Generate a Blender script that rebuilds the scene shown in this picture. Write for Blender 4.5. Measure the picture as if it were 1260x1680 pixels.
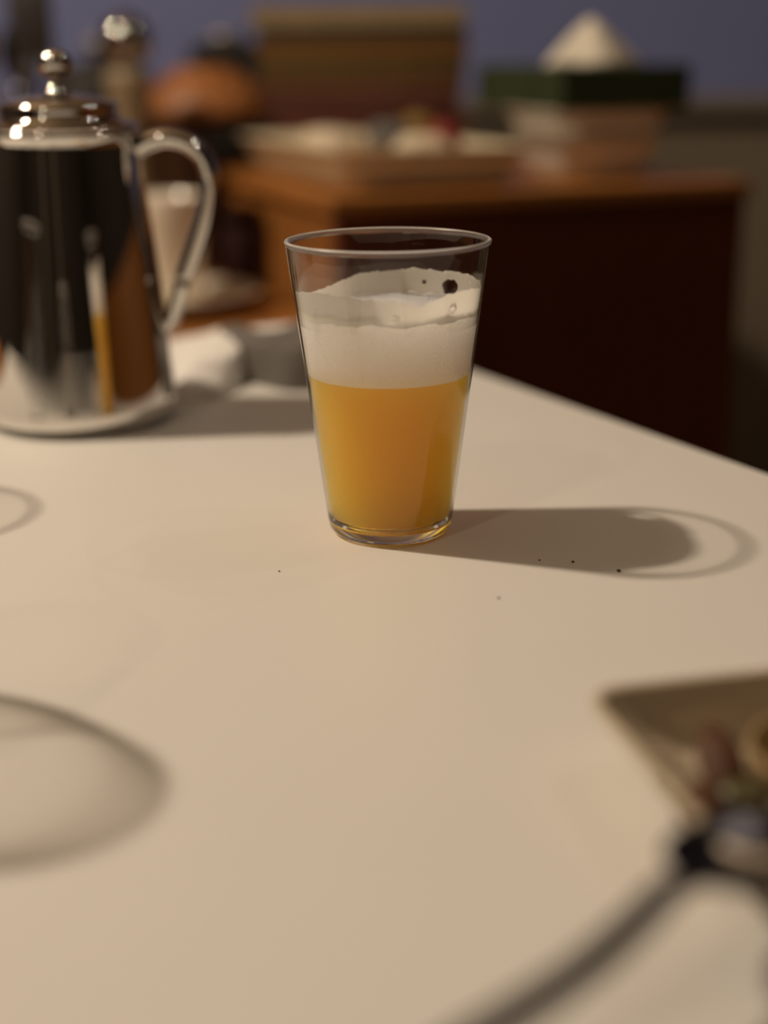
import bpy, bmesh, math, random
from mathutils import Vector, Matrix, noise

for o in list(bpy.data.objects):
    bpy.data.objects.remove(o)
SC = bpy.context.scene
COL = SC.collection
R = math.radians
PI = math.pi

# ------------------------------------------------------------------ camera
cd = bpy.data.cameras.new('camera')
cd.sensor_fit = 'VERTICAL'
cd.sensor_height = 36.0
cd.sensor_width = 27.0
cd.lens = 50.0
cd.clip_start = 0.02
cd.clip_end = 50
cd.dof.use_dof = True
cd.dof.focus_distance = 0.588
cd.dof.aperture_fstop = 2.5
cd.dof.aperture_blades = 9
cam = bpy.data.objects.new('camera', cd)
COL.objects.link(cam)
cam.matrix_world = (Matrix.Translation((0, 0, 0.196)) @ Matrix.Rotation(R(90 - 17.7), 4, 'X')
                    @ Matrix.Rotation(R(-0.6), 4, 'Z'))
SC.camera = cam

# ------------------------------------------------------------------ world, lights, exposure
w = bpy.data.worlds.new('world')
SC.world = w
w.use_nodes = True
w.node_tree.nodes['Background'].inputs[0].default_value = (0.9, 0.78, 0.66, 1)
w.node_tree.nodes['Background'].inputs[1].default_value = 0.01

def lamp(name, loc, power, col, rad):
    l = bpy.data.lights.new(name, 'POINT')
    l.energy = power
    l.color = col
    l.shadow_soft_size = rad
    o = bpy.data.objects.new(name, l)
    COL.objects.link(o)
    o.location = loc
    return o

lamp('ceiling_lamp', (-1.09, 0.785, 1.42), 88, (1.0, 0.81, 0.605), 0.042)
lamp('added_fill', (-0.75, -0.55, 1.25), 7.0, (1.0, 0.80, 0.58), 0.04)  # added frontal fill to brighten foam and beer, stands for no known lamp
lamp('spot_lamp', (1.05, 0.78, 1.70), 4.2, (1.0, 0.84, 0.68), 0.018)
lamp('spot_lamp', (0.95, 1.20, 1.72), 4.2, (1.0, 0.84, 0.68), 0.018)

SC.view_settings.view_transform = 'Standard'
SC.view_settings.look = 'None'
SC.view_settings.exposure = 0.0
SC.view_settings.gamma = 1.0
SC.view_settings.use_curve_mapping = False
SC.cycles.volume_bounces = 64
SC.cycles.max_bounces = 72
SC.cycles.transparent_max_bounces = 48
SC.cycles.transmission_bounces = 16
SC.cycles.sample_clamp_indirect = 4.0

# ------------------------------------------------------------------ material helpers
def new_mat(name):
    m = bpy.data.materials.new(name)
    m.use_nodes = True
    nt = m.node_tree
    for n in list(nt.nodes):
        nt.nodes.remove(n)
    out = nt.nodes.new('ShaderNodeOutputMaterial')
    return m, nt, out

def mat(name, col, rough=0.5, metal=0.0, spec=0.5, var=0.12, scale=30.0, bump=0.0, bscale=None,
        stretch=(1, 1, 1), sss=0.0, coat=0.0, kind='noise'):
    """procedural principled material: base colour modulated by a noise or wood grain"""
    m, nt, out = new_mat(name)
    p = nt.nodes.new('ShaderNodeBsdfPrincipled')
    nt.links.new(p.outputs[0], out.inputs[0])
    p.inputs['Roughness'].default_value = rough
    p.inputs['Metallic'].default_value = metal
    p.inputs['Specular IOR Level'].default_value = spec
    p.inputs['Coat Weight'].default_value = coat
    if sss:
        p.inputs['Subsurface Weight'].default_value = 1.0
        p.inputs['Subsurface Radius'].default_value = (1.0, 0.8, 0.55)
        p.inputs['Subsurface Scale'].default_value = sss
    tc = nt.nodes.new('ShaderNodeTexCoord')
    mp = nt.nodes.new('ShaderNodeMapping')
    mp.inputs['Scale'].default_value = stretch
    nt.links.new(tc.outputs['Object'], mp.inputs[0])
    if kind == 'wood':
        t = nt.nodes.new('ShaderNodeTexWave')
        t.inputs['Scale'].default_value = scale
        t.inputs['Distortion'].default_value = 6.0
        t.inputs['Detail'].default_value = 3.0
        t.inputs['Detail Scale'].default_value = 1.5
        fac = t.outputs['Fac']
    else:
        t = nt.nodes.new('ShaderNodeTexNoise')
        t.inputs['Scale'].default_value = scale
        t.inputs['Detail'].default_value = 4.0
        fac = t.outputs['Fac']
    nt.links.new(mp.outputs[0], t.inputs['Vector'])
    r = nt.nodes.new('ShaderNodeValToRGB')
    a = [max(0, c * (1 - var)) for c in col]
    b = [min(1, c * (1 + var)) for c in col]
    r.color_ramp.elements[0].position = 0.25
    r.color_ramp.elements[1].position = 0.75
    r.color_ramp.elements[0].color = (*a, 1)
    r.color_ramp.elements[1].color = (*b, 1)
    nt.links.new(fac, r.inputs[0])
    nt.links.new(r.outputs[0], p.inputs['Base Color'])
    if bump:
        t2 = nt.nodes.new('ShaderNodeTexNoise')
        t2.inputs['Scale'].default_value = bscale or scale * 4
        t2.inputs['Detail'].default_value = 3
        nt.links.new(mp.outputs[0], t2.inputs['Vector'])
        bn = nt.nodes.new('ShaderNodeBump')
        bn.inputs['Strength'].default_value = bump
        bn.inputs['Distance'].default_value = 0.002
        nt.links.new(t2.outputs['Fac'], bn.inputs['Height'])
        nt.links.new(bn.outputs[0], p.inputs['Normal'])
    return m

def thin_glass(name, tint=(0.997, 0.997, 0.995), edge=0.0, power=5.0, f0=0.04):
    """thin clear wall: transparent with a Schlick reflection"""
    m, nt, out = new_mat(name)
    lw = nt.nodes.new('ShaderNodeLayerWeight')
    lw.inputs['Blend'].default_value = 0.5
    pw = nt.nodes.new('ShaderNodeMath'); pw.operation = 'POWER'
    pw.inputs[1].default_value = 5.0
    nt.links.new(lw.outputs['Facing'], pw.inputs[0])
    ml = nt.nodes.new('ShaderNodeMath'); ml.operation = 'MULTIPLY_ADD'
    ml.inputs[1].default_value = 0.96 if f0 > 0.01 else 0.05
    ml.inputs[2].default_value = f0
    nt.links.new(pw.outputs[0], ml.inputs[0])
    # longer path through the wall at grazing angles absorbs more
    pe = nt.nodes.new('ShaderNodeMath'); pe.operation = 'POWER'
    pe.inputs[1].default_value = power
    nt.links.new(lw.outputs['Facing'], pe.inputs[0])
    mx = nt.nodes.new('ShaderNodeMix'); mx.data_type = 'RGBA'
    mx.inputs['A'].default_value = (*tint, 1)
    mx.inputs['B'].default_value = (1 - edge, 1 - edge, 1 - edge * 1.05, 1)
    nt.links.new(pe.outputs[0], mx.inputs['Factor'])
    tr = nt.nodes.new('ShaderNodeBsdfTransparent')
    nt.links.new(mx.outputs['Result'], tr.inputs[0])
    gl = nt.nodes.new('ShaderNodeBsdfGlossy')
    gl.inputs['Roughness'].default_value = 0.02
    gl.inputs['Color'].default_value = (1, 1, 1, 1)
    ms = nt.nodes.new('ShaderNodeMixShader')
    nt.links.new(ml.outputs[0], ms.inputs[0])
    nt.links.new(tr.outputs[0], ms.inputs[1])
    nt.links.new(gl.outputs[0], ms.inputs[2])
    nt.links.new(ms.outputs[0], out.inputs[0])
    return m

def real_glass(name, ior=1.5, col=(1, 1, 1), rough=0.0):
    m, nt, out = new_mat(name)
    g = nt.nodes.new('ShaderNodeBsdfGlass')
    g.inputs['Color'].default_value = (*col, 1)
    g.inputs['IOR'].default_value = ior
    g.inputs['Roughness'].default_value = rough
    nt.links.new(g.outputs[0], out.inputs[0])
    return m

def beer_mat():
    """hazy amber liquid: scattering and absorbing volume"""
    m, nt, out = new_mat('hazy_amber_beer')
    sc = nt.nodes.new('ShaderNodeVolumeScatter')
    sc.inputs['Color'].default_value = (1.0, 0.95, 0.7, 1)
    sc.inputs['Density'].default_value = 150.0
    sc.inputs['Anisotropy'].default_value = 0.75
    ab = nt.nodes.new('ShaderNodeVolumeAbsorption')
    ab.inputs['Color'].default_value = (0.9995, 0.89, 0.0, 1)
    ab.inputs['Density'].default_value = 125.0
    ad = nt.nodes.new('ShaderNodeAddShader')
    nt.links.new(sc.outputs[0], ad.inputs[0])
    nt.links.new(ab.outputs[0], ad.inputs[1])
    nt.links.new(ad.outputs[0], out.inputs['Volume'])
    return m

def foam_mat(name, col, film=False):
    m, nt, out = new_mat(name)
    p = nt.nodes.new('ShaderNodeBsdfPrincipled')
    p.inputs['Roughness'].default_value = 0.55
    p.inputs['Specular IOR Level'].default_value = 0.25
    p.inputs['Subsurface Weight'].default_value = 0.0 if film else 1.0
    p.inputs['Subsurface Radius'].default_value = (1.0, 0.85, 0.6)
    p.inputs['Subsurface Scale'].default_value = 0.12
    tc = nt.nodes.new('ShaderNodeTexCoord')
    v = nt.nodes.new('ShaderNodeTexVoronoi')
    v.inputs['Scale'].default_value = 900.0
    nt.links.new(tc.outputs['Object'], v.inputs['Vector'])
    n = nt.nodes.new('ShaderNodeTexNoise')
    n.inputs['Scale'].default_value = 160.0
    n.inputs['Detail'].default_value = 5.0
    nt.links.new(tc.outputs['Object'], n.inputs['Vector'])
    r = nt.nodes.new('ShaderNodeValToRGB')
    r.color_ramp.elements[0].color = (*[c * 0.985 for c in col], 1)
    r.color_ramp.elements[1].color = (*[min(1, c * 1.0) for c in col], 1)
    nt.links.new(n.outputs['Fac'], r.inputs[0])
    nt.links.new(r.outputs[0], p.inputs['Base Color'])
    b = nt.nodes.new('ShaderNodeBump')
    b.inputs['Strength'].default_value = 0.3 if film else 1.0
    b.inputs['Distance'].default_value = 0.0006
    nt.links.new(v.outputs['Distance'], b.inputs['Height'])
    nt.links.new(b.outputs[0], p.inputs['Normal'])
    if film:
        tl = nt.nodes.new('ShaderNodeBsdfTranslucent')
        tl.inputs['Color'].default_value = (*col, 1)
        ms = nt.nodes.new('ShaderNodeMixShader')
        ms.inputs[0].default_value = 0.8
        nt.links.new(p.outputs[0], ms.inputs[1])
        nt.links.new(tl.outputs[0], ms.inputs[2])
        tp = nt.nodes.new('ShaderNodeBsdfTransparent')
        m2 = nt.nodes.new('ShaderNodeMixShader')
        m2.inputs[0].default_value = 0.22
        nt.links.new(ms.outputs[0], m2.inputs[1])
        nt.links.new(tp.outputs[0], m2.inputs[2])
        nt.links.new(m2.outputs[0], out.inputs[0])
    else:
        nt.links.new(p.outputs[0], out.inputs[0])
    return m

M = dict(
    laminate=mat('white_laminate', (0.80, 0.79, 0.76), 0.42, spec=0.25, var=0.012, scale=9),
    wall_blue=mat('blue_wall_paint', (0.16, 0.19, 0.39), 0.8, var=0.05, scale=2),
    wall_cream=mat('cream_wall_paint', (0.19, 0.155, 0.11), 0.7, var=0.05, scale=3),
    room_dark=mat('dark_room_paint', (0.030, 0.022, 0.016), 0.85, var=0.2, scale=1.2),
    ceil=mat('ceiling_paint', (0.24, 0.18, 0.115), 0.9, var=0.04, scale=2),
    floor=mat('floor_wood', (0.05, 0.026, 0.014), 0.5, kind='wood', var=0.3, scale=3, stretch=(1, 8, 1)),
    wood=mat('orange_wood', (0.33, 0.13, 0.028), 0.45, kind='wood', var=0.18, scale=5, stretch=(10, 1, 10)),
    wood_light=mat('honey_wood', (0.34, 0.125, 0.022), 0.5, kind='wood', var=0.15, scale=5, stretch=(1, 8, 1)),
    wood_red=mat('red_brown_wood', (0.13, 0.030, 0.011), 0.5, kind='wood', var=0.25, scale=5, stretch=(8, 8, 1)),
    wood_bowl=mat('turned_wood', (0.30, 0.11, 0.028), 0.5, kind='wood', var=0.2, scale=14, stretch=(1, 1, 5)),
    wood_dark=mat('dark_wood', (0.075, 0.032, 0.016), 0.5, kind='wood', var=0.3, scale=6),
    steel=mat('polished_steel', (0.72, 0.70, 0.67), 0.03, metal=1.0, var=0.04, scale=60),
    black_steel=mat('black_chrome', (0.34, 0.33, 0.32), 0.02, metal=1.0, var=0.04, scale=60),
    steel_dark=mat('brushed_dark_steel', (0.10, 0.10, 0.115), 0.25, metal=1.0, var=0.08, scale=90),
    enamel=mat('cream_enamel', (0.74, 0.66, 0.47), 0.35, var=0.03, scale=12),
    beige=mat('beige_lacquer', (0.26, 0.20, 0.12), 0.4, var=0.06, scale=20),
    cream_china=mat('cream_china', (0.62, 0.53, 0.40), 0.12, var=0.02, scale=14, coat=0.3),
    china=mat('white_china', (0.86, 0.80, 0.68), 0.18, var=0.02, scale=14, coat=0.3),
    green=mat('dark_green_card', (0.022, 0.036, 0.010), 0.6, var=0.2, scale=40),
    tissue=mat('tissue_paper', (0.86, 0.80, 0.68), 0.9, var=0.03, scale=60, bump=0.2),
    towel=mat('white_cotton', (0.90, 0.885, 0.86), 0.95, var=0.05, scale=220, bump=0.5, bscale=900),
    towel_shade=mat('shaded_cotton', (0.17, 0.155, 0.14), 0.95, var=0.12, scale=220, bump=0.5, bscale=900),  # white cotton again, with the shade put into its colour
    black=mat('black_gloss', (0.010, 0.009, 0.009), 0.10, var=0.2, scale=20),
    black_matt=mat('black_cast_iron', (0.018, 0.016, 0.015), 0.55, var=0.2, scale=60, bump=0.2),
    grey=mat('grey_metal', (0.30, 0.29, 0.28), 0.45, metal=0.6, var=0.1, scale=30),
    maroon=mat('dark_maroon_tin', (0.022, 0.006, 0.005), 0.7, spec=0.1, var=0.2, scale=20),
    pages=mat('book_pages', (0.55, 0.47, 0.34), 0.9, var=0.12, scale=30, stretch=(1, 1, 30)),
    book_amber=mat('amber_cloth', (0.14, 0.06, 0.005), 0.7, var=0.12, scale=80),
    book_olive=mat('olive_cloth', (0.085, 0.055, 0.008), 0.7, var=0.12, scale=80),
    book_black=mat('black_cloth', (0.02, 0.014, 0.006), 0.7, var=0.12, scale=80),
    book_brown=mat('brown_cloth', (0.10, 0.04, 0.008), 0.7, var=0.12, scale=80),
    book_rose=mat('rose_cloth', (0.15, 0.045, 0.028), 0.7, var=0.12, scale=80),
    book_maroon=mat('maroon_cloth', (0.10, 0.028, 0.018), 0.7, var=0.12, scale=80),
    book_cream=mat('cream_card', (0.26, 0.19, 0.10), 0.7, var=0.08, scale=40),
    red=mat('red_wrapper', (0.26, 0.028, 0.02), 0.5, var=0.15, scale=60),
    yellow=mat('yellow_wrapper', (0.22, 0.13, 0.025), 0.5, var=0.1, scale=60),
    packet=mat('cream_paper', (0.70, 0.60, 0.45), 0.8, var=0.06, scale=50),
    blue_grey=mat('blue_grey_card', (0.13, 0.12, 0.115), 0.7, var=0.08, scale=50),
    brown_paper=mat('brown_paper', (0.30, 0.17, 0.07), 0.8, var=0.1, scale=50),
    nut=mat('almond_skin', (0.095, 0.036, 0.013), 0.55, var=0.35, scale=120, bump=0.4, stretch=(1, 1, 4)),
    shell=mat('nut_shell', (0.40, 0.28, 0.13), 0.65, var=0.2, scale=90, bump=0.4),
    shell_in=mat('nut_shell_inside', (0.10, 0.055, 0.02), 0.7, var=0.3, scale=90),
    olive=mat('olive_green_skin', (0.10, 0.09, 0.035), 0.35, var=0.2, scale=60),
    crumb=mat('dark_crumb', (0.05, 0.03, 0.015), 0.8, var=0.4, scale=900),
    wood_spoon=mat('utensil_wood', (0.24, 0.13, 0.06), 0.6, kind='wood', var=0.2, scale=12),
    glass_wall=thin_glass('thin_clear_glass', edge=0.75),
    glass_wet=thin_glass('wet_inner_glass', (1, 1, 1), f0=0.003),
    glass_rim=real_glass('polished_glass_rim', 1.5, rough=0.3),
    glass_thick=thin_glass('thick_clear_glass', (0.975, 0.97, 0.96), edge=0.85, power=5.0),
    glass_solid=real_glass('solid_clear_glass', 1.5),
    glass_beer=real_glass('glass_to_beer', 1.12),
    beer=beer_mat(),
    foam=foam_mat('beer_foam', (0.998, 0.984, 0.91)),
    film=foam_mat('foam_film', (1.0, 0.99, 0.96), True),
    bubble=foam_mat('foam_bubble', (0.95, 0.91, 0.82)),
)

# ------------------------------------------------------------------ mesh helpers
def obj(name, bm, m, parent=None, smooth=True, loc=None):
    """link a bmesh as ONE object; m is a material or a list of materials"""
    me = bpy.data.meshes.new(name)
    bmesh.ops.recalc_face_normals(bm, faces=bm.faces)
    if smooth:
        for f in bm.faces:
            f.smooth = True
    bm.to_mesh(me)
    bm.free()
    for k in (m if isinstance(m, list) else [m]):
        me.materials.append(k)
    o = bpy.data.objects.new(name, me)
    COL.objects.link(o)
    if parent:
        o.parent = parent
    if loc:
        o.location = loc
    return o

def sharp(o, ang=35):
    me = o.data
    me.set_sharp_from_angle(angle=R(ang))
    return o

def thing(name, label, cat, loc=(0, 0, 0), rz=0.0, group=None):
    o = bpy.data.objects.new(name, None)
    o.empty_display_size = 0.02
    COL.objects.link(o)
    o.location = loc
    o.rotation_euler = (0, 0, rz)
    o['label'] = label
    o['category'] = cat
    if group:
        o['group'] = group
    return o

def tag(o, label, cat, group=None):
    o['label'] = label
    o['category'] = cat
    if group:
        o['group'] = group
    return o

def struct(o):
    o['kind'] = 'structure'
    return o

def add_box(bm, x0, x1, y0, y1, z0, z1, bev=0.0, seg=2):
    r = bmesh.ops.create_cube(bm, size=1.0)
    vs = r['verts']
    for v in vs:
        v.co = Vector(((x0 + x1) / 2 + v.co.x * (x1 - x0), (y0 + y1) / 2 + v.co.y * (y1 - y0),
                       (z0 + z1) / 2 + v.co.z * (z1 - z0)))
    if bev:
        es = list({e for v in vs for e in v.link_edges})
        bmesh.ops.bevel(bm, geom=es, offset=bev, segments=seg, affect='EDGES', profile=0.5)
    return bm

def box(*a, **k):
    return add_box(bmesh.new(), *a, **k)

def loft(bm, loops, cap0=True, cap1=True, closed=False):
    """loops: list of equal-length rings of points"""
    rings = [[bm.verts.new(p) for p in L] for L in loops]
    n = len(rings[0])
    pairs = list(zip(rings, rings[1:])) + ([(rings[-1], rings[0])] if closed else [])
    for a, b in pairs:
        for i in range(n):
            j = (i + 1) % n
            bm.faces.new((a[i], a[j], b[j], b[i]))
    if cap0 and not closed:
        bm.faces.new(rings[0][::-1])
    if cap1 and not closed:
        bm.faces.new(rings[-1])
    return rings

def lathe(prof, seg=64, cx=0, cy=0, bm=None):
    """revolve (r, z) profile; r == 0 ends become a centre point"""
    bm = bm or bmesh.new()
    prev = None
    for r, z in prof:
        if r < 1e-7:
            ring = [bm.verts.new((cx, cy, z))]
        else:
            ring = [bm.verts.new((cx + r * math.cos(2 * PI * i / seg), cy + r * math.sin(2 * PI * i / seg), z))
                    for i in range(seg)]
        if prev:
            if len(prev) == 1 and len(ring) > 1:
                for i in range(seg):
                    bm.faces.new((prev[0], ring[(i + 1) % seg], ring[i]))
            elif len(ring) == 1 and len(prev) > 1:
                for i in range(seg):
                    bm.faces.new((prev[i], prev[(i + 1) % seg], ring[0]))
            elif len(ring) > 1:
                for i in range(seg):
                    j = (i + 1) % seg
                    bm.faces.new((prev[i], prev[j], ring[j], ring[i]))
        prev = ring
    return bm

def catmull(pts, n=8):
    pts = [Vector(p) for p in pts]
    P = [pts[0] * 2 - pts[1]] + pts + [pts[-1] * 2 - pts[-2]]
    out = []
    for i in range(1, len(P) - 2):
        for k in range(n):
            t = k / n
            a, b, c, d = P[i - 1], P[i], P[i + 1], P[i + 2]
            out.append(0.5 * ((2 * b) + (c - a) * t + (2 * a - 5 * b + 4 * c - d) * t * t
                              + (3 * b - a - 3 * c + d) * t ** 3))
    out.append(pts[-1])
    return out

def tube(bm, pts, rad, seg=16, flat=None):
    """rad: float or function(t)->(r_side, r_up)"""
    pts = [Vector(p) for p in pts]
    loops = []
    up = Vector((0, 0, 1))
    for i, p in enumerate(pts):
        d = (pts[min(i + 1, len(pts) - 1)] - pts[max(i - 1, 0)]).normalized()
        ref = up if abs(d.z) < 0.95 else Vector((0, 1, 0))
        if flat is not None:
            ref = flat
        s = d.cross(ref).normalized()
        u = s.cross(d).normalized()
        t = i / (len(pts) - 1)
        rs, ru = rad(t) if callable(rad) else (rad, rad)
        loops.append([p + s * rs * math.cos(2 * PI * k / seg) + u * ru * math.sin(2 * PI * k / seg)
                      for k in range(seg)])
    loft(bm, loops)
    return bm

def rrect(w, d, r, z, n=6, cx=0, cy=0):
    r = min(r, w / 2 - 1e-5, d / 2 - 1e-5)
    out = []
    for sx, sy, a0 in ((1, 1, 0), (-1, 1, 90), (-1, -1, 180), (1, -1, 270)):
        for k in range(n + 1):
            a = R(a0 + 90 * k / n)
            out.append((cx + sx * (w / 2 - r) + r * math.cos(a), cy + sy * (d / 2 - r) + r * math.sin(a), z))
    return out

def flared_dish(w_top, d_top, w_bot, d_bot, h, t=0.003, r=0.012, lip=0.0):
    """rectangular dish with flared solid walls, centred on its base"""
    bm = bmesh.new()
    L = [rrect(w_bot - 0.006, d_bot - 0.006, r, 0.0),
         rrect(w_bot, d_bot, r, 0.002),
         rrect(w_bot + (w_top - w_bot) * 0.5, d_bot + (d_top - d_bot) * 0.5, r * 1.1, h * 0.5),
         rrect(w_top, d_top, r * 1.2, h - 0.0015)]
    if lip:
        L.append(rrect(w_top + 2 * lip, d_top + 2 * lip, r * 1.3, h - 0.001))
    L += [rrect(w_top + 2 * lip - 0.001, d_top + 2 * lip - 0.001, r * 1.2, h),
          rrect(w_top - 2 * t + 0.001, d_top - 2 * t + 0.001, r, h),
          rrect(w_top - 2 * t, d_top - 2 * t, r, h - 0.001),
          rrect(w_bot + (w_top - w_bot) * 0.5 - 2 * t, d_bot + (d_top - d_bot) * 0.5 - 2 * t, r * 0.9, h * 0.5),
          rrect(w_bot - 2 * t + 0.001, d_bot - 2 * t + 0.001, r * 0.8, t + 0.002),
          rrect(w_bot - 2 * t - 0.006, d_bot - 2 * t - 0.006, r * 0.8, t)]
    loft(bm, L)
    return bm

# sideboard frame: origin at its near corner on the floor plan, u along its dark face, v along its lit side
A20 = R(20)
UX, UY = math.cos(A20), math.sin(A20)
def UV(u, v, z=0.0):
    return (-0.0354 + u * UX - v * UY, 1.2113 + u * UY + v * UX, z)

FLOOR = -0.72
SIDE_TOP = 0.085
COUNTER = -0.025

# ------------------------------------------------------------------ the room
struct(obj('floor', box(-2.6, 2.4, -2.0, 2.3, FLOOR - 0.05, FLOOR), M['floor'], smooth=False))
struct(obj('ceiling', box(-2.6, 2.4, -2.0, 2.3, 2.25, 2.30), M['ceil'], smooth=False))
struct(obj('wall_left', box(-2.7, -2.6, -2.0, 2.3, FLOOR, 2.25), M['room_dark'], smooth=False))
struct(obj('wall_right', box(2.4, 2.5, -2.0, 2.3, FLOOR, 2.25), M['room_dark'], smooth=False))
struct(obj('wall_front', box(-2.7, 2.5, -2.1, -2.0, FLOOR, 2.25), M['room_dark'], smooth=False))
struct(obj('wall_back', box(-2.7, 2.5, 2.3, 2.4, FLOOR, 2.25), M['wall_blue'], smooth=False))
# cream dado panelling with a ledge and a shadow gap below it
struct(obj('trim_1', box(-2.6, 2.4, 2.20, 2.30, FLOOR, 0.098, bev=0.002), M['wall_cream'], smooth=False))
struct(obj('trim_2', box(-2.6, 2.4, 2.175, 2.30, 0.112, 0.136, bev=0.004), M['wall_cream'], smooth=False))
struct(obj('trim_3', box(-2.6, 2.4, 2.24, 2.30, 0.098, 0.112), M['wood_dark'], smooth=False))
struct(obj('unseen_panel', box(-2.6, 2.4, 2.285, 2.30, 0.60, 2.25), M['wood_dark'], smooth=False))  # unseen panel added over the blue paint to cut its bounced light
struct(obj('trim_7', box(2.36, 2.40, -2.0, 2.2, FLOOR, 0.15, bev=0.003), M['wood_light'], smooth=False))
# unseen pale strips added behind the camera, reflected as streaks in the pot
struct(obj('unseen_strip_1', box(-1.15, -1.05, -2.0, -1.97, FLOOR, 1.35, bev=0.003), M['wall_cream'], smooth=False))
struct(obj('unseen_strip_2', box(-0.25, -0.15, -2.0, -1.97, FLOOR, 1.35, bev=0.003), M['wall_cream'], smooth=False))

# ------------------------------------------------------------------ the table
E_ = Vector((0.46, -0.888, 0)).normalized()      # runs along the right-hand edge towards the camera
Nn = Vector((-0.888, -0.46, 0)).normalized()     # runs along the far edge to the left
CORNER = Vector((-0.0125, 1.0577, 0))
table = thing('dining_table', 'white laminate dining table under the glass of beer', 'table',
              (CORNER.x, CORNER.y, 0), math.atan2(E_.y, E_.x))
# local x = along E_ (towards camera), local y: left is -y
LX, LY = 1.75, 1.0
obj('tabletop', box(0, LX, -LY, 0, -0.024, 0, bev=0.0012), M['laminate'], table, smooth=False)
for px, py in ((0.08, -0.08), (LX - 0.08, -0.08), (0.08, -LY + 0.08), (LX - 0.08, -LY + 0.08)):
    obj('leg', box(px - 0.025, px + 0.025, py - 0.025, py + 0.025, FLOOR, -0.024, bev=0.003), M['laminate'], table,
        smooth=False)

# ------------------------------------------------------------------ glass of beer
G = thing('beer_glass', 'clear tapered tumbler half full of amber beer with a white foam head', 'glass',
          (0.0027, 0.590, 0))
ZR = 0.1255
def r_out(z):
    return 0.0268 + (0.0425 - 0.0268) * (z - 0.004) / (ZR - 0.004)
def r_in(z):
    return r_out(z) - 0.0011

def glass_body(name, parent, beer_level):
    prof = [(0.0, 0.0012), (0.018, 0.0010), (0.0215, 0.0002), (0.0232, 0.0), (0.0250, 0.0010), (0.0264, 0.0030),
            (r_out(0.0065), 0.0065)]
    for k in range(1, 12):
        z = 0.0065 + (0.1235 - 0.0065) * k / 11
        prof.append((r_out(z), z))
    nw_out = len(prof)
    rc, zc = (r_out(ZR) - 0.0008, ZR - 0.0009)
    for k in range(0, 9):
        a = PI * k / 8
        prof.append((rc + 0.0010 * math.cos(a), zc + 0.0009 * math.sin(a)))
    nrim = len(prof)
    for k in range(11, 0, -1):
        z = 0.0065 + (0.1230 - 0.0065) * k / 11
        prof.append((r_in(z), z))
    prof += [(r_in(0.0090), 0.0085), (0.0245, 0.0064), (0.0225, 0.0050), (0.012, 0.0048), (0.0, 0.0048)]
    bm = lathe(prof, 128)
    bm.faces.ensure_lookup_table()
    for f in bm.faces:
        z = f.calc_center_median().z
        rr = math.hypot(f.calc_center_median().x, f.calc_center_median().y)
        if z > 0.1230:
            f.material_index = 3
        elif beer_level and 0.0085 < z < 0.0965 and rr < (r_out(z) + r_in(z)) / 2:
            f.material_index = 4
        elif z < 0.0085:
            inner = (z > 0.0046 and rr < 0.0252)
            f.material_index = 2 if (inner and beer_level) else 1
    return obj(name, bm, [M['glass_wall'], M['glass_solid'], M['glass_beer'], M['glass_rim'], M['glass_wet']], parent)

glass_body('tumbler', G, True)

ZB = 0.0700
prof = [(0.0, 0.0049), (0.0225, 0.0051), (0.0243, 0.0066), (r_in(0.009) - 0.0001, 0.0086)]
for k in range(1, 9):
    z = 0.0086 + (ZB - 0.0086) * k / 8
    prof.append((r_in(z) - 0.0001, z))
prof.append((0.0, ZB))
obj('beer', lathe(prof, 96), M['beer'], G)

# foam body with a bumpy top and a slightly ragged lower line
rng = random.Random(4)
SEG = 256
def foam_top(x, y):
    p = Vector((x, y, 0)) * 90
    return 0.0965 + 0.0016 * noise.noise(p) + 0.0008 * noise.noise(p * 2.7) + 0.0022 * max(0, noise.noise(p * 0.6))
bm = bmesh.new()
loops = []
def ring(rf, zf):
    L = []
    for i in range(SEG):
        a = 2 * PI * i / SEG
        z = zf(a)
        r = rf(a, z)
        L.append((r * math.cos(a), r * math.sin(a), z))
    return L
rag = lambda a: 0.0952 + 0.0016 * noise.noise(Vector((math.cos(a) * 3, math.sin(a) * 3, 8))) + 0.0007 * noise.noise(Vector((math.cos(a) * 14, math.sin(a) * 14, 8)))
low = lambda a: ZB + 0.0002 + 0.00025 * noise.noise(Vector((math.cos(a) * 60, math.sin(a) * 60, 1)))
loops.append(ring(lambda a, z: 0.004, lambda a: ZB + 0.0002))
loops.append(ring(lambda a, z: r_in(z) - 0.00015, low))
for k in (1, 2, 3, 4, 5, 6, 7):
    loops.append(ring(lambda a, z: r_in(z) - 0.00015 - 0.0, lambda a, k=k: ZB + (rag(a) - ZB) * k / 7))
for rr in (1.0, 0.985, 0.95, 0.9, 0.82, 0.72, 0.6, 0.48, 0.36, 0.24, 0.12, 0.03):
    def rf(a, z, rr=rr):
        return (r_in(0.0965) - 0.0010) * rr
    def zf(a, rr=rr):
        r = (r_in(0.0965) - 0.0012) * rr
        z = foam_top(r * math.cos(a), r * math.sin(a))
        return z + (0.0014 if rr > 0.97 else 0)
    loops.append(ring(rf, zf))
loft(bm, loops)
obj('foam', bm, M['foam'], G)

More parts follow.
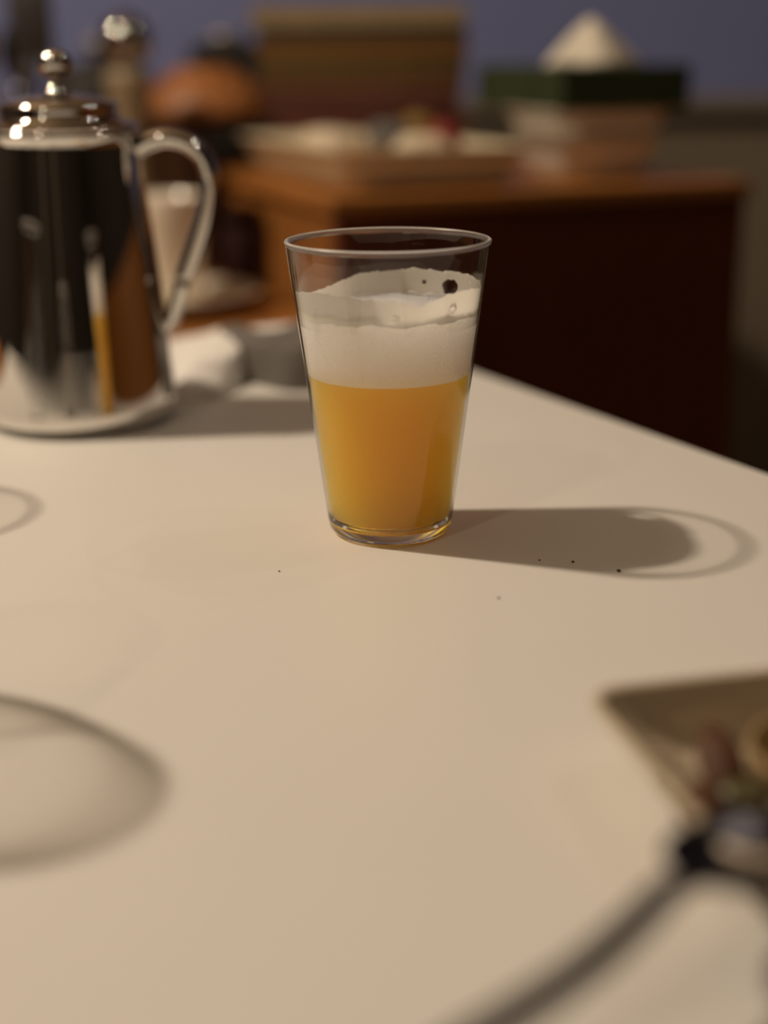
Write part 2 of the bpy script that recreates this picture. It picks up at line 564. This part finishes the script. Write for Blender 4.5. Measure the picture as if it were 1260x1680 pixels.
# film of foam left on the wall above the head, ragged upper edge and burst holes
KEY = [(-180, .1042), (-165, .1050), (-150, .1068), (-135, .1074), (-118, .1072), (-105, .1060), (-92, .1064),
       (-82, .1056), (-75, .1036), (-70, .1030), (-64, .1052), (-52, .1070), (-40, .1076), (-25, .1072), (-12, .1060), (0, .1052),
       (12, .1068), (30, .1078), (48, .1078), (60, .1076), (72, .1082), (80, .1074), (95, .1068), (108, .1062), (120, .1040),
       (132, .1018), (145, .1006), (160, .1010), (170, .1024), (180, .1042)]
def film_h(a):
    d = math.degrees(a)
    d = (d + 180) % 360 - 180
    for (d0, h0), (d1, h1) in zip(KEY, KEY[1:]):
        if d0 <= d <= d1:
            t = (d - d0) / (d1 - d0)
            t = t * t * (3 - 2 * t)
            h = h0 + (h1 - h0) * t
            break
    return h + 0.0006 * noise.noise(Vector((math.cos(a) * 9, math.sin(a) * 9, 0))) \
             + 0.0004 * noise.noise(Vector((math.cos(a) * 30, math.sin(a) * 30, 3)))
HOLES = [(44, .1008, .0040), (65, .1024, .0010), (24, .1052, .0005)]
NA, NV = 640, 36
bm = bmesh.new()
grid = []
for i in range(NA):
    a = 2 * PI * i / NA - PI
    h = film_h(a)
    c = []
    for j in range(NV + 1):
        lo = 0.0915 + 0.0004 * noise.noise(Vector((math.cos(a) * 4, math.sin(a) * 4, 8))) + 0.0008 * noise.noise(Vector((math.cos(a) * 22, math.sin(a) * 22, 8)))
        z = lo + (h - lo) * j / NV
        r = r_in(z) - 0.00050
        c.append(bm.verts.new((r * math.cos(a), r * math.sin(a), z)))
    grid.append(c)
def in_hole(p):
    a = math.atan2(p.y, p.x)
    for d, z, hr in HOLES:
        da = (a - R(d)) * 0.0385
        q = math.hypot(da * 0.82, p.z - z)
        wob = 1 + 0.07 * math.sin(3 * math.atan2(p.z - z, da) + d) + 0.04 * math.sin(7 * math.atan2(p.z - z, da))
        if q < hr * wob:
            return True
    return False
for i in range(NA):
    for j in range(NV):
        q = (grid[i][j], grid[(i + 1) % NA][j], grid[(i + 1) % NA][j + 1], grid[i][j + 1])
        c = (q[0].co + q[1].co + q[2].co + q[3].co) / 4
        if not in_hole(c):
            bm.faces.new(q)
for v in [v for v in bm.verts if not v.link_faces]:
    bm.verts.remove(v)
film = obj('foam_film', bm, M['film'], G)
film['label'] = 'thin ragged film of foam on the glass wall'
sm = film.modifiers.new('thick', 'SOLIDIFY')
sm.thickness = 0.0006
sm.offset = 0

def wall_pt(deg, z, inset=0.0):
    r = r_in(z) - inset
    return Vector((r * math.cos(R(deg)), r * math.sin(R(deg)), z))
for deg, z, rx, rz_ in ((-48, .1014, .0021, .0022), (-87, .0992, .0022, .0011), (-140, .1010, .0008, .0009),
                        (-113, .1000, .0006, .0006), (-106, .0990, .0007, .0006), (-119, .1002, .0005, .0005)):
    bm = bmesh.new()
    bmesh.ops.create_uvsphere(bm, u_segments=20, v_segments=12, radius=1)
    bmesh.ops.scale(bm, verts=bm.verts, vec=(0.0005, rx, rz_))
    bmesh.ops.rotate(bm, verts=bm.verts, matrix=Matrix.Rotation(R(deg), 3, 'Z'))
    bmesh.ops.translate(bm, verts=bm.verts, vec=wall_pt(deg, z, 0.0006))
    obj('bubble', bm, M['bubble'], G)

# ------------------------------------------------------------------ other glasses at the left of the table
def round_glass(loc):
    t = thing('round_glass', 'clear round stemless glass at the left edge of the white table', 'glass', loc)
    P = [(0, .001), (.026, .0), (.033, .002), (.041, .010), (.0480, .024), (.0505, .040), (.0495, .055), (.0455, .072),
         (.0405, .088), (.0375, .097)]
    pts = catmull([(r, 0, z) for r, z in P], 4)
    outer = [(max(0, p.x), max(0, p.z)) for p in pts]
    inner = [(max(0, r - 0.0016), z) for r, z in outer if z > 0.008]
    prof = outer + [(.0370, .0983), (.0362, .0978)] + inner[::-1] + [(.020, .0068), (0, .0064)]
    bm = lathe(prof, 96)
    for f in bm.faces:
        z = f.calc_center_median().z
        f.material_index = 1 if (z < 0.0085 or z > 0.0972) else 0
    obj('bowl', bm, [M['glass_thick'], M['glass_solid']], t)
    return t
round_glass((-0.170, 0.386, 0))
t2 = thing('empty_tumbler', 'empty clear tapered tumbler left of the steel pot', 'glass', (-0.283, 0.632, 0))
glass_body('tumbler', t2, False)

# ------------------------------------------------------------------ steel coffee pot
POT = thing('coffee_pot', 'polished steel coffee pot with domed lid, ball knob and curved handle', 'coffee pot',
            (-0.1737, 0.80, 0))
P = [(0, .002), (.0450, .002), (.0455, .0), (.0475, .0), (.0480, .0030), (.0520, .0036), (.0545, .0052), (.0555, .009), (.0552, .013), (.0545, .018),
     (.0524, .045), (.0486, .085), (.0446, .125), (.0419, .152), (.0414, .1562), (.0424, .1572), (.0432, .1585),
     (.0428, .1600), (.0414, .1608), (.0400, .1606), (.0398, .1575), (.030, .153), (0, .153)]
obj('body', lathe(P, 128), M['steel'], POT)
lid = obj('lid', lathe([(0, .158), (.0385, .158), (.0395, .1600), (.0425, .1612), (.0428, .1626), (.0400, .1640), (.0345, .1655),
                        (.0325, .1670), (.0320, .1695), (.0328, .1715), (.0322, .1735), (.0295, .1752), (.020, .1778),
                        (.010, .1793), (.0, .1797)], 96), M['steel'], POT)
obj('knob', lathe([(0, .179), (.0075, .1790), (.0080, .1805), (.0062, .1822), (.0040, .1840), (.0036, .1862),
                   (.0052, .1880), (.0078, .1905), (.0092, .1940), (.0090, .1970), (.0072, .2002), (.0040, .2020),
                   (0, .2026)], 48), M['steel'], lid)
hp = catmull([(.0405, 0, .1500), (.0480, 0, .1540), (.0575, 0, .1560), (.0690, 0, .1530), (.0775, 0, .1445), (.0800, 0, .1320),
              (.0770, 0, .1170), (.0700, 0, .0980), (.0625, 0, .0790)], 8)
bm = bmesh.new()
tube(bm, hp, lambda t: (0.0052, 0.0056 + 0.0016 * math.sin(PI * min(1, t * 1.2))), 20, flat=Vector((0, 1, 0)))
hd = obj('handle', bm, M['steel'], POT)
bm = bmesh.new()
tube(bm, catmull([(.0618, 0, .0772), (.0585, 0, .0660), (.0545, 0, .0560), (.0500, 0, .0500)], 6),
     lambda t: (0.0046, 0.0050 - 0.001 * t), 16, flat=Vector((0, 1, 0)))
obj('handle_joint', bm, M['steel'], hd)
bm = bmesh.new()
tube(bm, catmull([(-.044, 0, .045), (-.062, 0, .055), (-.074, 0, .085), (-.080, 0, .125), (-.092, 0, .150)], 8),
     lambda t: (0.0135 * (1 - t) + 0.0060 * t, 0.0160 * (1 - t) + 0.0055 * t), 20)
obj('spout', bm, M['steel'], POT)

# ------------------------------------------------------------------ folded white towel behind the glass
tw = bmesh.new()
NX, NY = 64, 56
def towel_z(u, v):
    e = min(u, 1 - u, v, 1 - v)
    wd = 0.02 + 0.26 * max(0.0, 1 - u / 0.42) * max(0.0, 1 - v / 0.6)
    edge = min(1.0, e / wd) ** 0.6
    p = Vector((u * 3.2, v * 3.2, 5))
    h = 0.008 + 0.017 * min(1.0, max(0.0, (u - 0.02) / 0.38)) + 0.004 * noise.noise(p) + 0.0075 * max(0, math.sin(u * 7.5 + v * 4.2 + 0.6)) ** 2 * (1.0 - 0.5 * v)
    h += 0.004 * noise.noise(p * 2.6)
    h += 0.006 * math.exp(-((u - 0.32) / 0.13) ** 2 - ((v - 0.35) / 0.2) ** 2)
    return max(0.0015, h * edge * (1 - 0.55 * max(0.0, v - 0.35) / 0.65))
top, bot = [], []
for i in range(NX + 1):
    ct, cb = [], []
    for j in range(NY + 1):
        u, v = i / NX, j / NY
        x = u * 0.150 + 0.006 * noise.noise(Vector((v * 3, 0, 1)))
        y = v * 0.165 + 0.010 * noise.noise(Vector((u * 3.5, 2, 1))) + (0.035 * math.exp(-((u - 0.36) / 0.09) ** 2) * (1 - v))
        ct.append(tw.verts.new((x, y, towel_z(u, v))))
        cb.append(tw.verts.new((x, y, 0.0)))
    top.append(ct); bot.append(cb)
for i in range(NX):
    for j in range(NY):
        tw.faces.new((top[i][j], top[i + 1][j], top[i + 1][j + 1], top[i][j + 1]))
        tw.faces.new((bot[i][j], bot[i][j + 1], bot[i + 1][j + 1], bot[i + 1][j]))
for i in range(NX):
    tw.faces.new((bot[i][0], bot[i + 1][0], top[i + 1][0], top[i][0]))
    tw.faces.new((top[i][NY], top[i + 1][NY], bot[i + 1][NY], bot[i][NY]))
for j in range(NY):
    tw.faces.new((top[0][j], top[0][j + 1], bot[0][j + 1], bot[0][j]))
    tw.faces.new((bot[NX][j], bot[NX][j + 1], top[NX][j + 1], top[NX][j]))
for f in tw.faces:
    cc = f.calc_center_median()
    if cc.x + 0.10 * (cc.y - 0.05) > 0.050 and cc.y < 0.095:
        f.material_index = 1  # shaded side of the white cloth, painted in as a darker colour
to = obj('white_towel', tw, [M['towel'], M['towel_shade']], loc=(-0.128, 0.838, 0.0001))
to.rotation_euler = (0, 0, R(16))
tag(to, 'crumpled white towel with its shaded end painted grey, on the table between pot and beer glass', 'towel')

# ------------------------------------------------------------------ rectangular dish at the right, with nuts and a spoon
DA = R(13)
dvx, dvy = math.cos(DA), math.sin(DA)
def DP(a, b):      # a to the right, b towards the camera, from the far left rim corner
    return (0.0560 + a * dvx + b * dvy, 0.3735 + a * dvy - b * dvx)
c = DP(0.078, 0.0475)
dish = obj('rectangular_dish', flared_dish(0.156, 0.098, 0.112, 0.088, 0.0225, t=0.0032, r=0.010), M['cream_china'], loc=(c[0], c[1], 0))
dish.rotation_euler = (0, 0, DA)
tag(dish, 'small cream rectangular dish of nuts at the lower right', 'dish')

def nut(loc, rot, tilt, label):
    bm = bmesh.new()
    bmesh.ops.create_uvsphere(bm, u_segments=24, v_segments=16, radius=1)
    for v in bm.verts:
        t = v.co.x
        k = 1 - 0.35 * max(0, t) ** 1.5
        v.co = Vector((t * 0.0125, v.co.y * 0.0066 * k, v.co.z * 0.0050 * k))
    bmesh.ops.rotate(bm, verts=bm.verts, matrix=Matrix.Rotation(R(tilt), 3, 'Y'))
    bmesh.ops.rotate(bm, verts=bm.verts, matrix=Matrix.Rotation(R(rot), 3, 'Z'))
    zmin = min(v.co.z for v in bm.verts)
    o = obj('almond', bm, M['nut'], loc=(loc[0], loc[1], loc[2] - zmin))
    return tag(o, label, 'nut', 'nuts in the rectangular dish')
nut((0.0815, 0.3285, 0.0050), 75, 0, 'reddish brown almond nearest the spoon in the dish')
nut((0.0925, 0.3540, 0.0034), 95, -24, 'reddish brown almond leaning beside the nutshell in the dish')
# half a nutshell, hollow towards the camera
bm = bmesh.new()
loops = []
for z, r in ((0, .004), (.0015, .0082), (.005, .0118), (.009, .0135), (.0125, .0140), (.0128, .0128), (.0095, .0116), (.006, .0095), (.0035, .004)):
    loops.append([(1.12 * r * math.cos(2 * PI * k / 32) * (1 + 0.03 * math.sin(5 * k)), r * math.sin(2 * PI * k / 32), z)
                  for k in range(32)])
loft(bm, loops)
bm.faces.ensure_lookup_table()
for f in bm.faces:
    cc = f.calc_center_median()
    if f.index >= 32 * 5:
        f.material_index = 1
sh = obj('nutshell', bm, [M['shell'], M['shell_in']], loc=(0.1125, 0.352, 0.0040))
sh.rotation_euler = (R(16), 0, R(20))
tag(sh, 'pale half nutshell with a dark hollow in the dish', 'nutshell')
bm = bmesh.new()
bmesh.ops.create_uvsphere(bm, u_segments=20, v_segments=12, radius=1)
for v in bm.verts:
    v.co = Vector((v.co.x * 0.008, v.co.y * 0.0055, v.co.z * 0.0042 + 0.0042))
ol = obj('olive', bm, M['olive'], loc=(0.0955, 0.338, 0.0033))
tag(ol, 'small dark green olive half behind the spoon bowl in the dish', 'olive')

# spoon lying over the near left corner of the dish
SPN = thing('metal_spoon', 'dark steel spoon resting over the corner of the rectangular dish', 'spoon', (0.0630, 0.2650, 0.0020))
d = Vector((0.70, 0.66, 0)).normalized()
sd = Vector((-d.y, d.x, 0))
bm = bmesh.new()
def bowl_ring(s, depth, off):
    L = []
    for k in range(36):
        a = 2 * PI * k / 36
        ex, ey = math.cos(a), math.sin(a)
        wv = 0.0150 * (1 - 0.14 * ex)
        p = d * (0.0245 + 0.0225 * ex * s) + sd * (wv * ey * s)
        L.append((p.x, p.y, 0.0255 - depth + off - 0.0035 * (0.0245 + 0.0225 * ex * s) / 0.045))
    return L
loops = []
for s, dp in ((0.02, .0060), (0.3, .0056), (0.55, .0045), (0.78, .0026), (0.93, .0008), (1.0, 0.0)):
    loops.append(bowl_ring(s, dp, 0.0))
for s, dp in ((0.99, -0.0003), (0.92, .0000), (0.77, .0016), (0.54, .0034), (0.29, .0045), (0.02, .0049)):
    loops.append(bowl_ring(s, dp, 0.0))
loft(bm, loops)
obj('spoon_bowl', bm, M['steel_dark'], SPN)
hp = catmull([(0.003, 0.003, .0252), (-.004, -.004, .0265), (-.012, -.0135, .0255), (-.026, -.0255, .0215), (-.047, -.0385, .0165),
              (-.072, -.052, .0100), (-.100, -.066, .0025), (-.125, -.078, -.0035)], 6)
bm = bmesh.new()
tube(bm, hp, lambda t: (0.0034 + 0.0022 * t, 0.0019 - 0.0004 * t), 14)
obj('handle', bm, M['steel_dark'], SPN)

# crumbs on the table
for k, (x, y, s, where) in enumerate(((0.0933, 0.5326, 1.0, 'largest dark crumb, in the glass shadow at its near edge'),
                                      (0.0765, 0.5439, 0.7, 'middle of three dark crumbs in the glass shadow'),
                                      (0.0632, 0.5465, 0.55, 'dark crumb in the glass shadow nearest the glass'),
                                      (-0.0423, 0.5367, 0.5, 'lone dark crumb on the white table left of the glass'),
                                      (0.0432, 0.5045, 0.6, 'brown crumb on the white table in front of the shadow'))):
    bm = bmesh.new()
    bmesh.ops.create_icosphere(bm, subdivisions=1, radius=0.0009 * s)
    for v in bm.verts:
        v.co *= 1 + 0.3 * noise.noise(v.co * 2000 + Vector((k, 0, 0)))
        v.co.z = v.co.z * 0.6 + 0.00045 * s
    tag(obj('crumb', bm, M['crumb'], loc=(x, y, 0.0001)), where, 'crumb', 'crumbs on the white table')

# ------------------------------------------------------------------ wooden counter and sideboard behind the table
ct = thing('wooden_counter', 'low orange wooden counter behind the white table, holding the mug', 'counter', UV(0, 0, 0), A20)
obj('counter_top', box(-1.10, -0.002, -0.15, 0.80, COUNTER - 0.03, COUNTER, bev=0.002), M['wood'], ct, smooth=False)
obj('cupboard', box(-1.08, -0.02, -0.13, 0.78, FLOOR, COUNTER - 0.03), M['wood_red'], ct, smooth=False)

sb = thing('wooden_sideboard', 'red-brown wooden sideboard carrying the trays and tissue box', 'sideboard', UV(0, 0, 0), A20)
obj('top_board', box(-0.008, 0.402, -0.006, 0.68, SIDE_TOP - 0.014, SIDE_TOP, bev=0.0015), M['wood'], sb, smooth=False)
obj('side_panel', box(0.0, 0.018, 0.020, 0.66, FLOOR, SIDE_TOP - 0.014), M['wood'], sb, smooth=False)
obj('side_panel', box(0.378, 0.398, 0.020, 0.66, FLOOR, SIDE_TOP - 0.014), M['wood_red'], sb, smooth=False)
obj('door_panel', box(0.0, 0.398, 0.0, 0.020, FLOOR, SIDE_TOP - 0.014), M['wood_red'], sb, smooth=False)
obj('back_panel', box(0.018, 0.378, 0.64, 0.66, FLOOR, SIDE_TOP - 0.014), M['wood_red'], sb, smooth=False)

# ------------------------------------------------------------------ on the sideboard
def place(o, u, v, z, rz=0.0):
    o.location = UV(u, v, z)
    o.rotation_euler = (0, 0, A20 + rz)
    return o

tray = place(obj('baking_tray', flared_dish(0.181, 0.330, 0.150, 0.300, 0.0355, t=0.004, r=0.014, lip=0.003), M['enamel']),
             0.100, 0.195, SIDE_TOP)
tag(tray, 'long cream enamel tray full of packets on the sideboard', 'tray')
dishes = []
for k, lab in enumerate(('lower cream square dish under the tissue box', 'upper cream square dish directly under the tissue box')):
    o = obj('square_dish', flared_dish(0.112 + 0.010 * k, 0.112 + 0.010 * k, 0.082 + 0.02 * k, 0.082 + 0.02 * k,
                                       0.040 if k == 0 else 0.0235, t=0.004, r=0.012, lip=0.002), M['china'])
    place(o, 0.2890, 0.112, SIDE_TOP + (0 if k == 0 else 0.0402))
    tag(o, lab, 'dish', 'stacked cream dishes')
TBX = place(thing('tissue_box', 'dark green tissue box on the stacked cream dishes', 'tissue box'), 0.2950, 0.140, SIDE_TOP + 0.0640)
obj('box', box(-0.067, 0.067, -0.095, 0.095, 0, 0.039, bev=0.002), M['green'], TBX, smooth=False)
bm = bmesh.new()
loops = []
for t in range(9):
    f = t / 8
    r = 0.042 * (1 - f) ** 0.85 + 0.0025
    loops.append([((r * (1 + 0.16 * math.sin(4 * a + 1.2)) * math.cos(a)) - 0.004 * f,
                   (r * 0.55 * (1 + 0.16 * math.sin(3 * a)) * math.sin(a)), 0.0385 + 0.041 * f)
                  for a in [2 * PI * k / 40 for k in range(40)]])
loft(bm, loops, cap0=True)
ts = obj('tissue', bm, M['tissue'], TBX, loc=(-0.020, -0.066, 0))
ts['label'] = 'white tissue pulled up into a peak'

# stack of books lying flat behind the tray
def book(u, v, z, w_, d_, h, cover, label, rz=0.0):
    t = thing('book', label, 'book', group='books stacked behind the tray')
    place(t, u, v, z, rz)
    bm = bmesh.new()
    x, y = w_ / 2, d_ / 2
    add_box(bm, -x, x, -y, y, 0, 0.0022)
    add_box(bm, -x, x, -y, y, h - 0.0022, h)
    add_box(bm, -x, x, -y, -y + 0.003, 0.0022, h - 0.0022)
    obj('cover', bm, cover, t, smooth=False)
    obj('pages', box(-x + 0.003, x - 0.003, -y + 0.003, y - 0.003, 0.0022, h - 0.0022), M['pages'], t, smooth=False)
    return z + h
BV = 0.46
z = SIDE_TOP
z = book(0.190, BV, z, 0.205, 0.150, 0.026, M['book_maroon'], 'maroon book at the bottom of the stack', R(-14))
z = book(0.185, BV, z, 0.215, 0.150, 0.028, M['book_rose'], 'thick rose-brown book, second from the bottom of the stack', R(-15))
z = book(0.180, BV, z, 0.215, 0.155, 0.022, M['book_maroon'], 'dull maroon book in the middle of the stack', R(-16))
z = book(0.180, BV, z, 0.225, 0.155, 0.020, M['book_brown'], 'brown book below the olive one in the stack', R(-17))
z = book(0.182, BV, z, 0.225, 0.155, 0.015, M['book_olive'], 'olive book below the amber one in the stack', R(-17))
z = book(0.183, BV, z, 0.228, 0.158, 0.019, M['book_amber'], 'amber-brown book near the top of the stack', R(-18))
z = book(0.183, BV, z, 0.228, 0.158, 0.014, M['book_black'], 'nearly black book second from the top of the stack', R(-18))
z = book(0.180, BV, z, 0.232, 0.160, 0.022, M['book_cream'], 'cream boxed book on the very top of the stack', R(-19))

# packets in the tray
def packet(name, u, v, z, w_, d_, h, m, label, cat, rz=0.0, tilt=0.0):
    bm = bmesh.new()
    L = []
    for f, hh in ((1.0, 0.0), (1.02, 0.25), (0.94, 0.8), (0.6, 1.0)):
        L.append(rrect(w_ * f, d_ * (f if f > 0.9 else 0.8), min(w_, d_) * 0.25, h * hh, 5))
    loft(bm, L)
    for v_ in bm.verts:
        v_.co.z += 0.10 * h * noise.noise(v_.co * 80)
    o = obj(name, bm, m)
    place(o, u, v, z, rz)
    o.rotation_euler = (tilt, 0, A20 + rz)
    return tag(o, label, cat, 'things in the long tray')
TZ = SIDE_TOP + 0.0060
packet('paper_bag', 0.066, 0.120, TZ, 0.055, 0.050, 0.028, M['brown_paper'], 'brown paper bag in the near left of the tray', 'bag', R(15))
packet('paper_packet', 0.115, 0.100, TZ, 0.050, 0.055, 0.037, M['packet'], 'cream paper packet in front of the red one in the tray', 'packet', R(-8))
packet('snack_packet', 0.150, 0.135, TZ, 0.028, 0.032, 0.046, M['red'], 'small red packet near the right rim of the tray', 'packet', R(10))
packet('snack_packet', 0.152, 0.205, TZ, 0.030, 0.040, 0.052, M['yellow'], 'small yellow packet behind the red one in the tray', 'packet', R(5))
packet('grey_box', 0.118, 0.195, TZ, 0.040, 0.050, 0.046, M['blue_grey'], 'blue-grey carton behind the cream packet in the tray', 'box', R(-5))
packet('paper_packet', 0.078, 0.262, TZ, 0.046, 0.080, 0.036, M['packet'], 'cream paper packet at the back left of the tray', 'packet', R(4))

# ------------------------------------------------------------------ left of and behind the trays
db = thing('bread_box', 'dark brown wooden box with a wide board lid under the wooden bowl', 'box')
place(db, -0.088, 0.45, COUNTER)
obj('box', box(-0.076, 0.074, -0.05, 0.09, 0, 0.150, bev=0.003), M['wood_dark'], db, smooth=False)
obj('lid', box(-0.078, 0.150, -0.052, 0.092, 0.150, 0.162, bev=0.003), M['wood_dark'], db, smooth=False)
bw = obj('wooden_bowl', lathe([(.0680, 0), (.0720, .001), (.0715, .007), (.0670, .018), (.0580, .030), (.0460, .041), (.0320, .049),
                               (.0310, .052), (0, .052), ], 72), M['wood_bowl'])
place(bw, -0.002, 0.455, COUNTER + 0.1622)
tag(bw, 'orange-brown wooden bowl turned upside down on the dark box', 'bowl')

cn = thing('coffee_canister', 'black square canister with grey cap behind the wooden bowl', 'canister')
place(cn, 0.062, 0.605, SIDE_TOP, R(-8))
obj('canister_body', box(-0.042, 0.042, -0.045, 0.045, 0, 0.130, bev=0.005), M['black_matt'], cn, smooth=False)
obj('cap', lathe([(0, .130), (.022, .130), (.022, .140), (.019, .143), (0, .143)], 40), M['grey'], cn)
kc = thing('black_pot', 'low black pot with a grey knob behind the wooden bowl', 'pot')
place(kc, -0.085, 0.640, COUNTER)
obj('pot_body', lathe([(0, 0), (.058, 0), (.062, .010), (.062, .190), (.060, .195), (0, .195)], 48), M['black_matt'], kc)
obj('pot_lid', lathe([(0, .195), (.064, .195), (.064, .200), (.050, .212), (.020, .222), (0, .224)], 48), M['black_matt'], kc)
obj('knob', lathe([(0, .223), (.008, .223), (.010, .230), (.016, .236), (.016, .244), (.010, .249), (0, .250)], 32), M['grey'], kc)

pm = thing('pepper_mill', 'tall cream pepper mill with a polished steel ball top', 'pepper mill', (-0.2535, 1.50, COUNTER))
obj('mill_body', lathe([(0, 0), (.026, 0), (.028, .006), (.026, .060), (.019, .110), (.017, .150), (.022, .190), (.024, .205), (.020, .214),
                        (0, .214)], 48), M['beige'], pm)
bm = bmesh.new()
bmesh.ops.create_uvsphere(bm, u_segments=48, v_segments=32, radius=0.0265)
bmesh.ops.translate(bm, verts=bm.verts, vec=(0, 0, 0.2405))
obj('ball_top', bm, M['black_steel'], pm)

tin = thing('tea_tin', 'small dark maroon tin behind the saucer on the counter', 'tin')
place(tin, -0.026, 0.231, COUNTER)
obj('tin_body', lathe([(0, 0), (.0190, 0), (.0195, .001), (.0195, .070), (0, .070)], 48), M['maroon'], tin)
obj('tin_lid', lathe([(0, .070), (.0203, .070), (.0203, .082), (.0190, .084), (0, .084)], 48), M['maroon'], tin)

sau = obj('saucer', lathe([(0, .0), (.035, .0), (.038, .001), (.055, .0065), (.079, .0175), (.0805, .0185), (.0795, .0195), (.058, .0105),
                           (.040, .0045), (0, .0040)], 80), M['china'])
sau.location = (-0.192, 1.312, COUNTER + 0.0002)
tag(sau, 'cream saucer under the white mug on the wooden counter', 'saucer')
mg = thing('white_mug', 'tall white mug on the saucer behind the pot handle', 'mug', (-0.1950, 1.308, COUNTER + 0.0050))
obj('cup', lathe([(0, 0), (.026, 0), (.0285, .002), (.0310, .030), (.0345, .080), (.0362, .099), (.0358, .1005), (.0348, .100), (.0330, .080),
                  (.0295, .030), (.026, .005), (0, .004)], 64), M['china'], mg)
bm = bmesh.new()
tube(bm, catmull([(-.032, 0, .080), (-.048, 0, .082), (-.056, 0, .062), (-.050, 0, .036), (-.030, 0, .026)], 6), 0.0042, 12,
     flat=Vector((0, 1, 0)))
obj('handle', bm, M['china'], mg)

# crock of utensils behind the pot lid
cr = thing('utensil_crock', 'dark steel utensil crock behind the coffee pot', 'crock', (-0.375, 1.50, COUNTER))
obj('crock', lathe([(0, 0), (.050, 0), (.052, .003), (.052, .165), (.050, .167), (.048, .165), (.048, .006), (0, .005)], 56), M['steel_dark'], cr)
def utensil(name, label, base, tip, m, kind):
    b, t = Vector(base), Vector(tip)
    o = thing(name, label, 'utensil', (-0.375, 1.50, COUNTER), group='utensils in the crock')
    bm = bmesh.new()
    tube(bm, [b.lerp(t, k / 8) for k in range(9)], lambda f: (0.0045 + 0.002 * f, 0.0045 + 0.001 * f), 12)
    obj('handle', bm, m, o)
    bm = bmesh.new()
    d = (t - b).normalized()
    if kind == 'spoon':
        bmesh.ops.create_uvsphere(bm, u_segments=24, v_segments=16, radius=1)
        bmesh.ops.scale(bm, verts=bm.verts, vec=(0.021, 0.006, 0.032))
        bmesh.ops.translate(bm, verts=bm.verts, vec=t + d * 0.024)
    else:
        add_box(bm, -0.022, 0.022, -0.0025, 0.0025, 0, 0.075, bev=0.002)
        bmesh.ops.translate(bm, verts=bm.verts, vec=t - d * 0.004)
    obj('head', bm, m, o)
utensil('wooden_spoon', 'brown wooden spoon leaning left in the crock', (0.010, 0, 0.006), (-0.028, 0.008, 0.215), M['wood_spoon'], 'spoon')
utensil('metal_ladle', 'steel ladle in the middle of the crock', (-0.012, 0.012, 0.006), (0.006, 0.026, 0.205), M['steel_dark'], 'spoon')
utensil('spatula', 'black spatula leaning right in the crock', (-0.004, -0.010, 0.008), (0.030, -0.008, 0.225), M['black_matt'], 'flat')
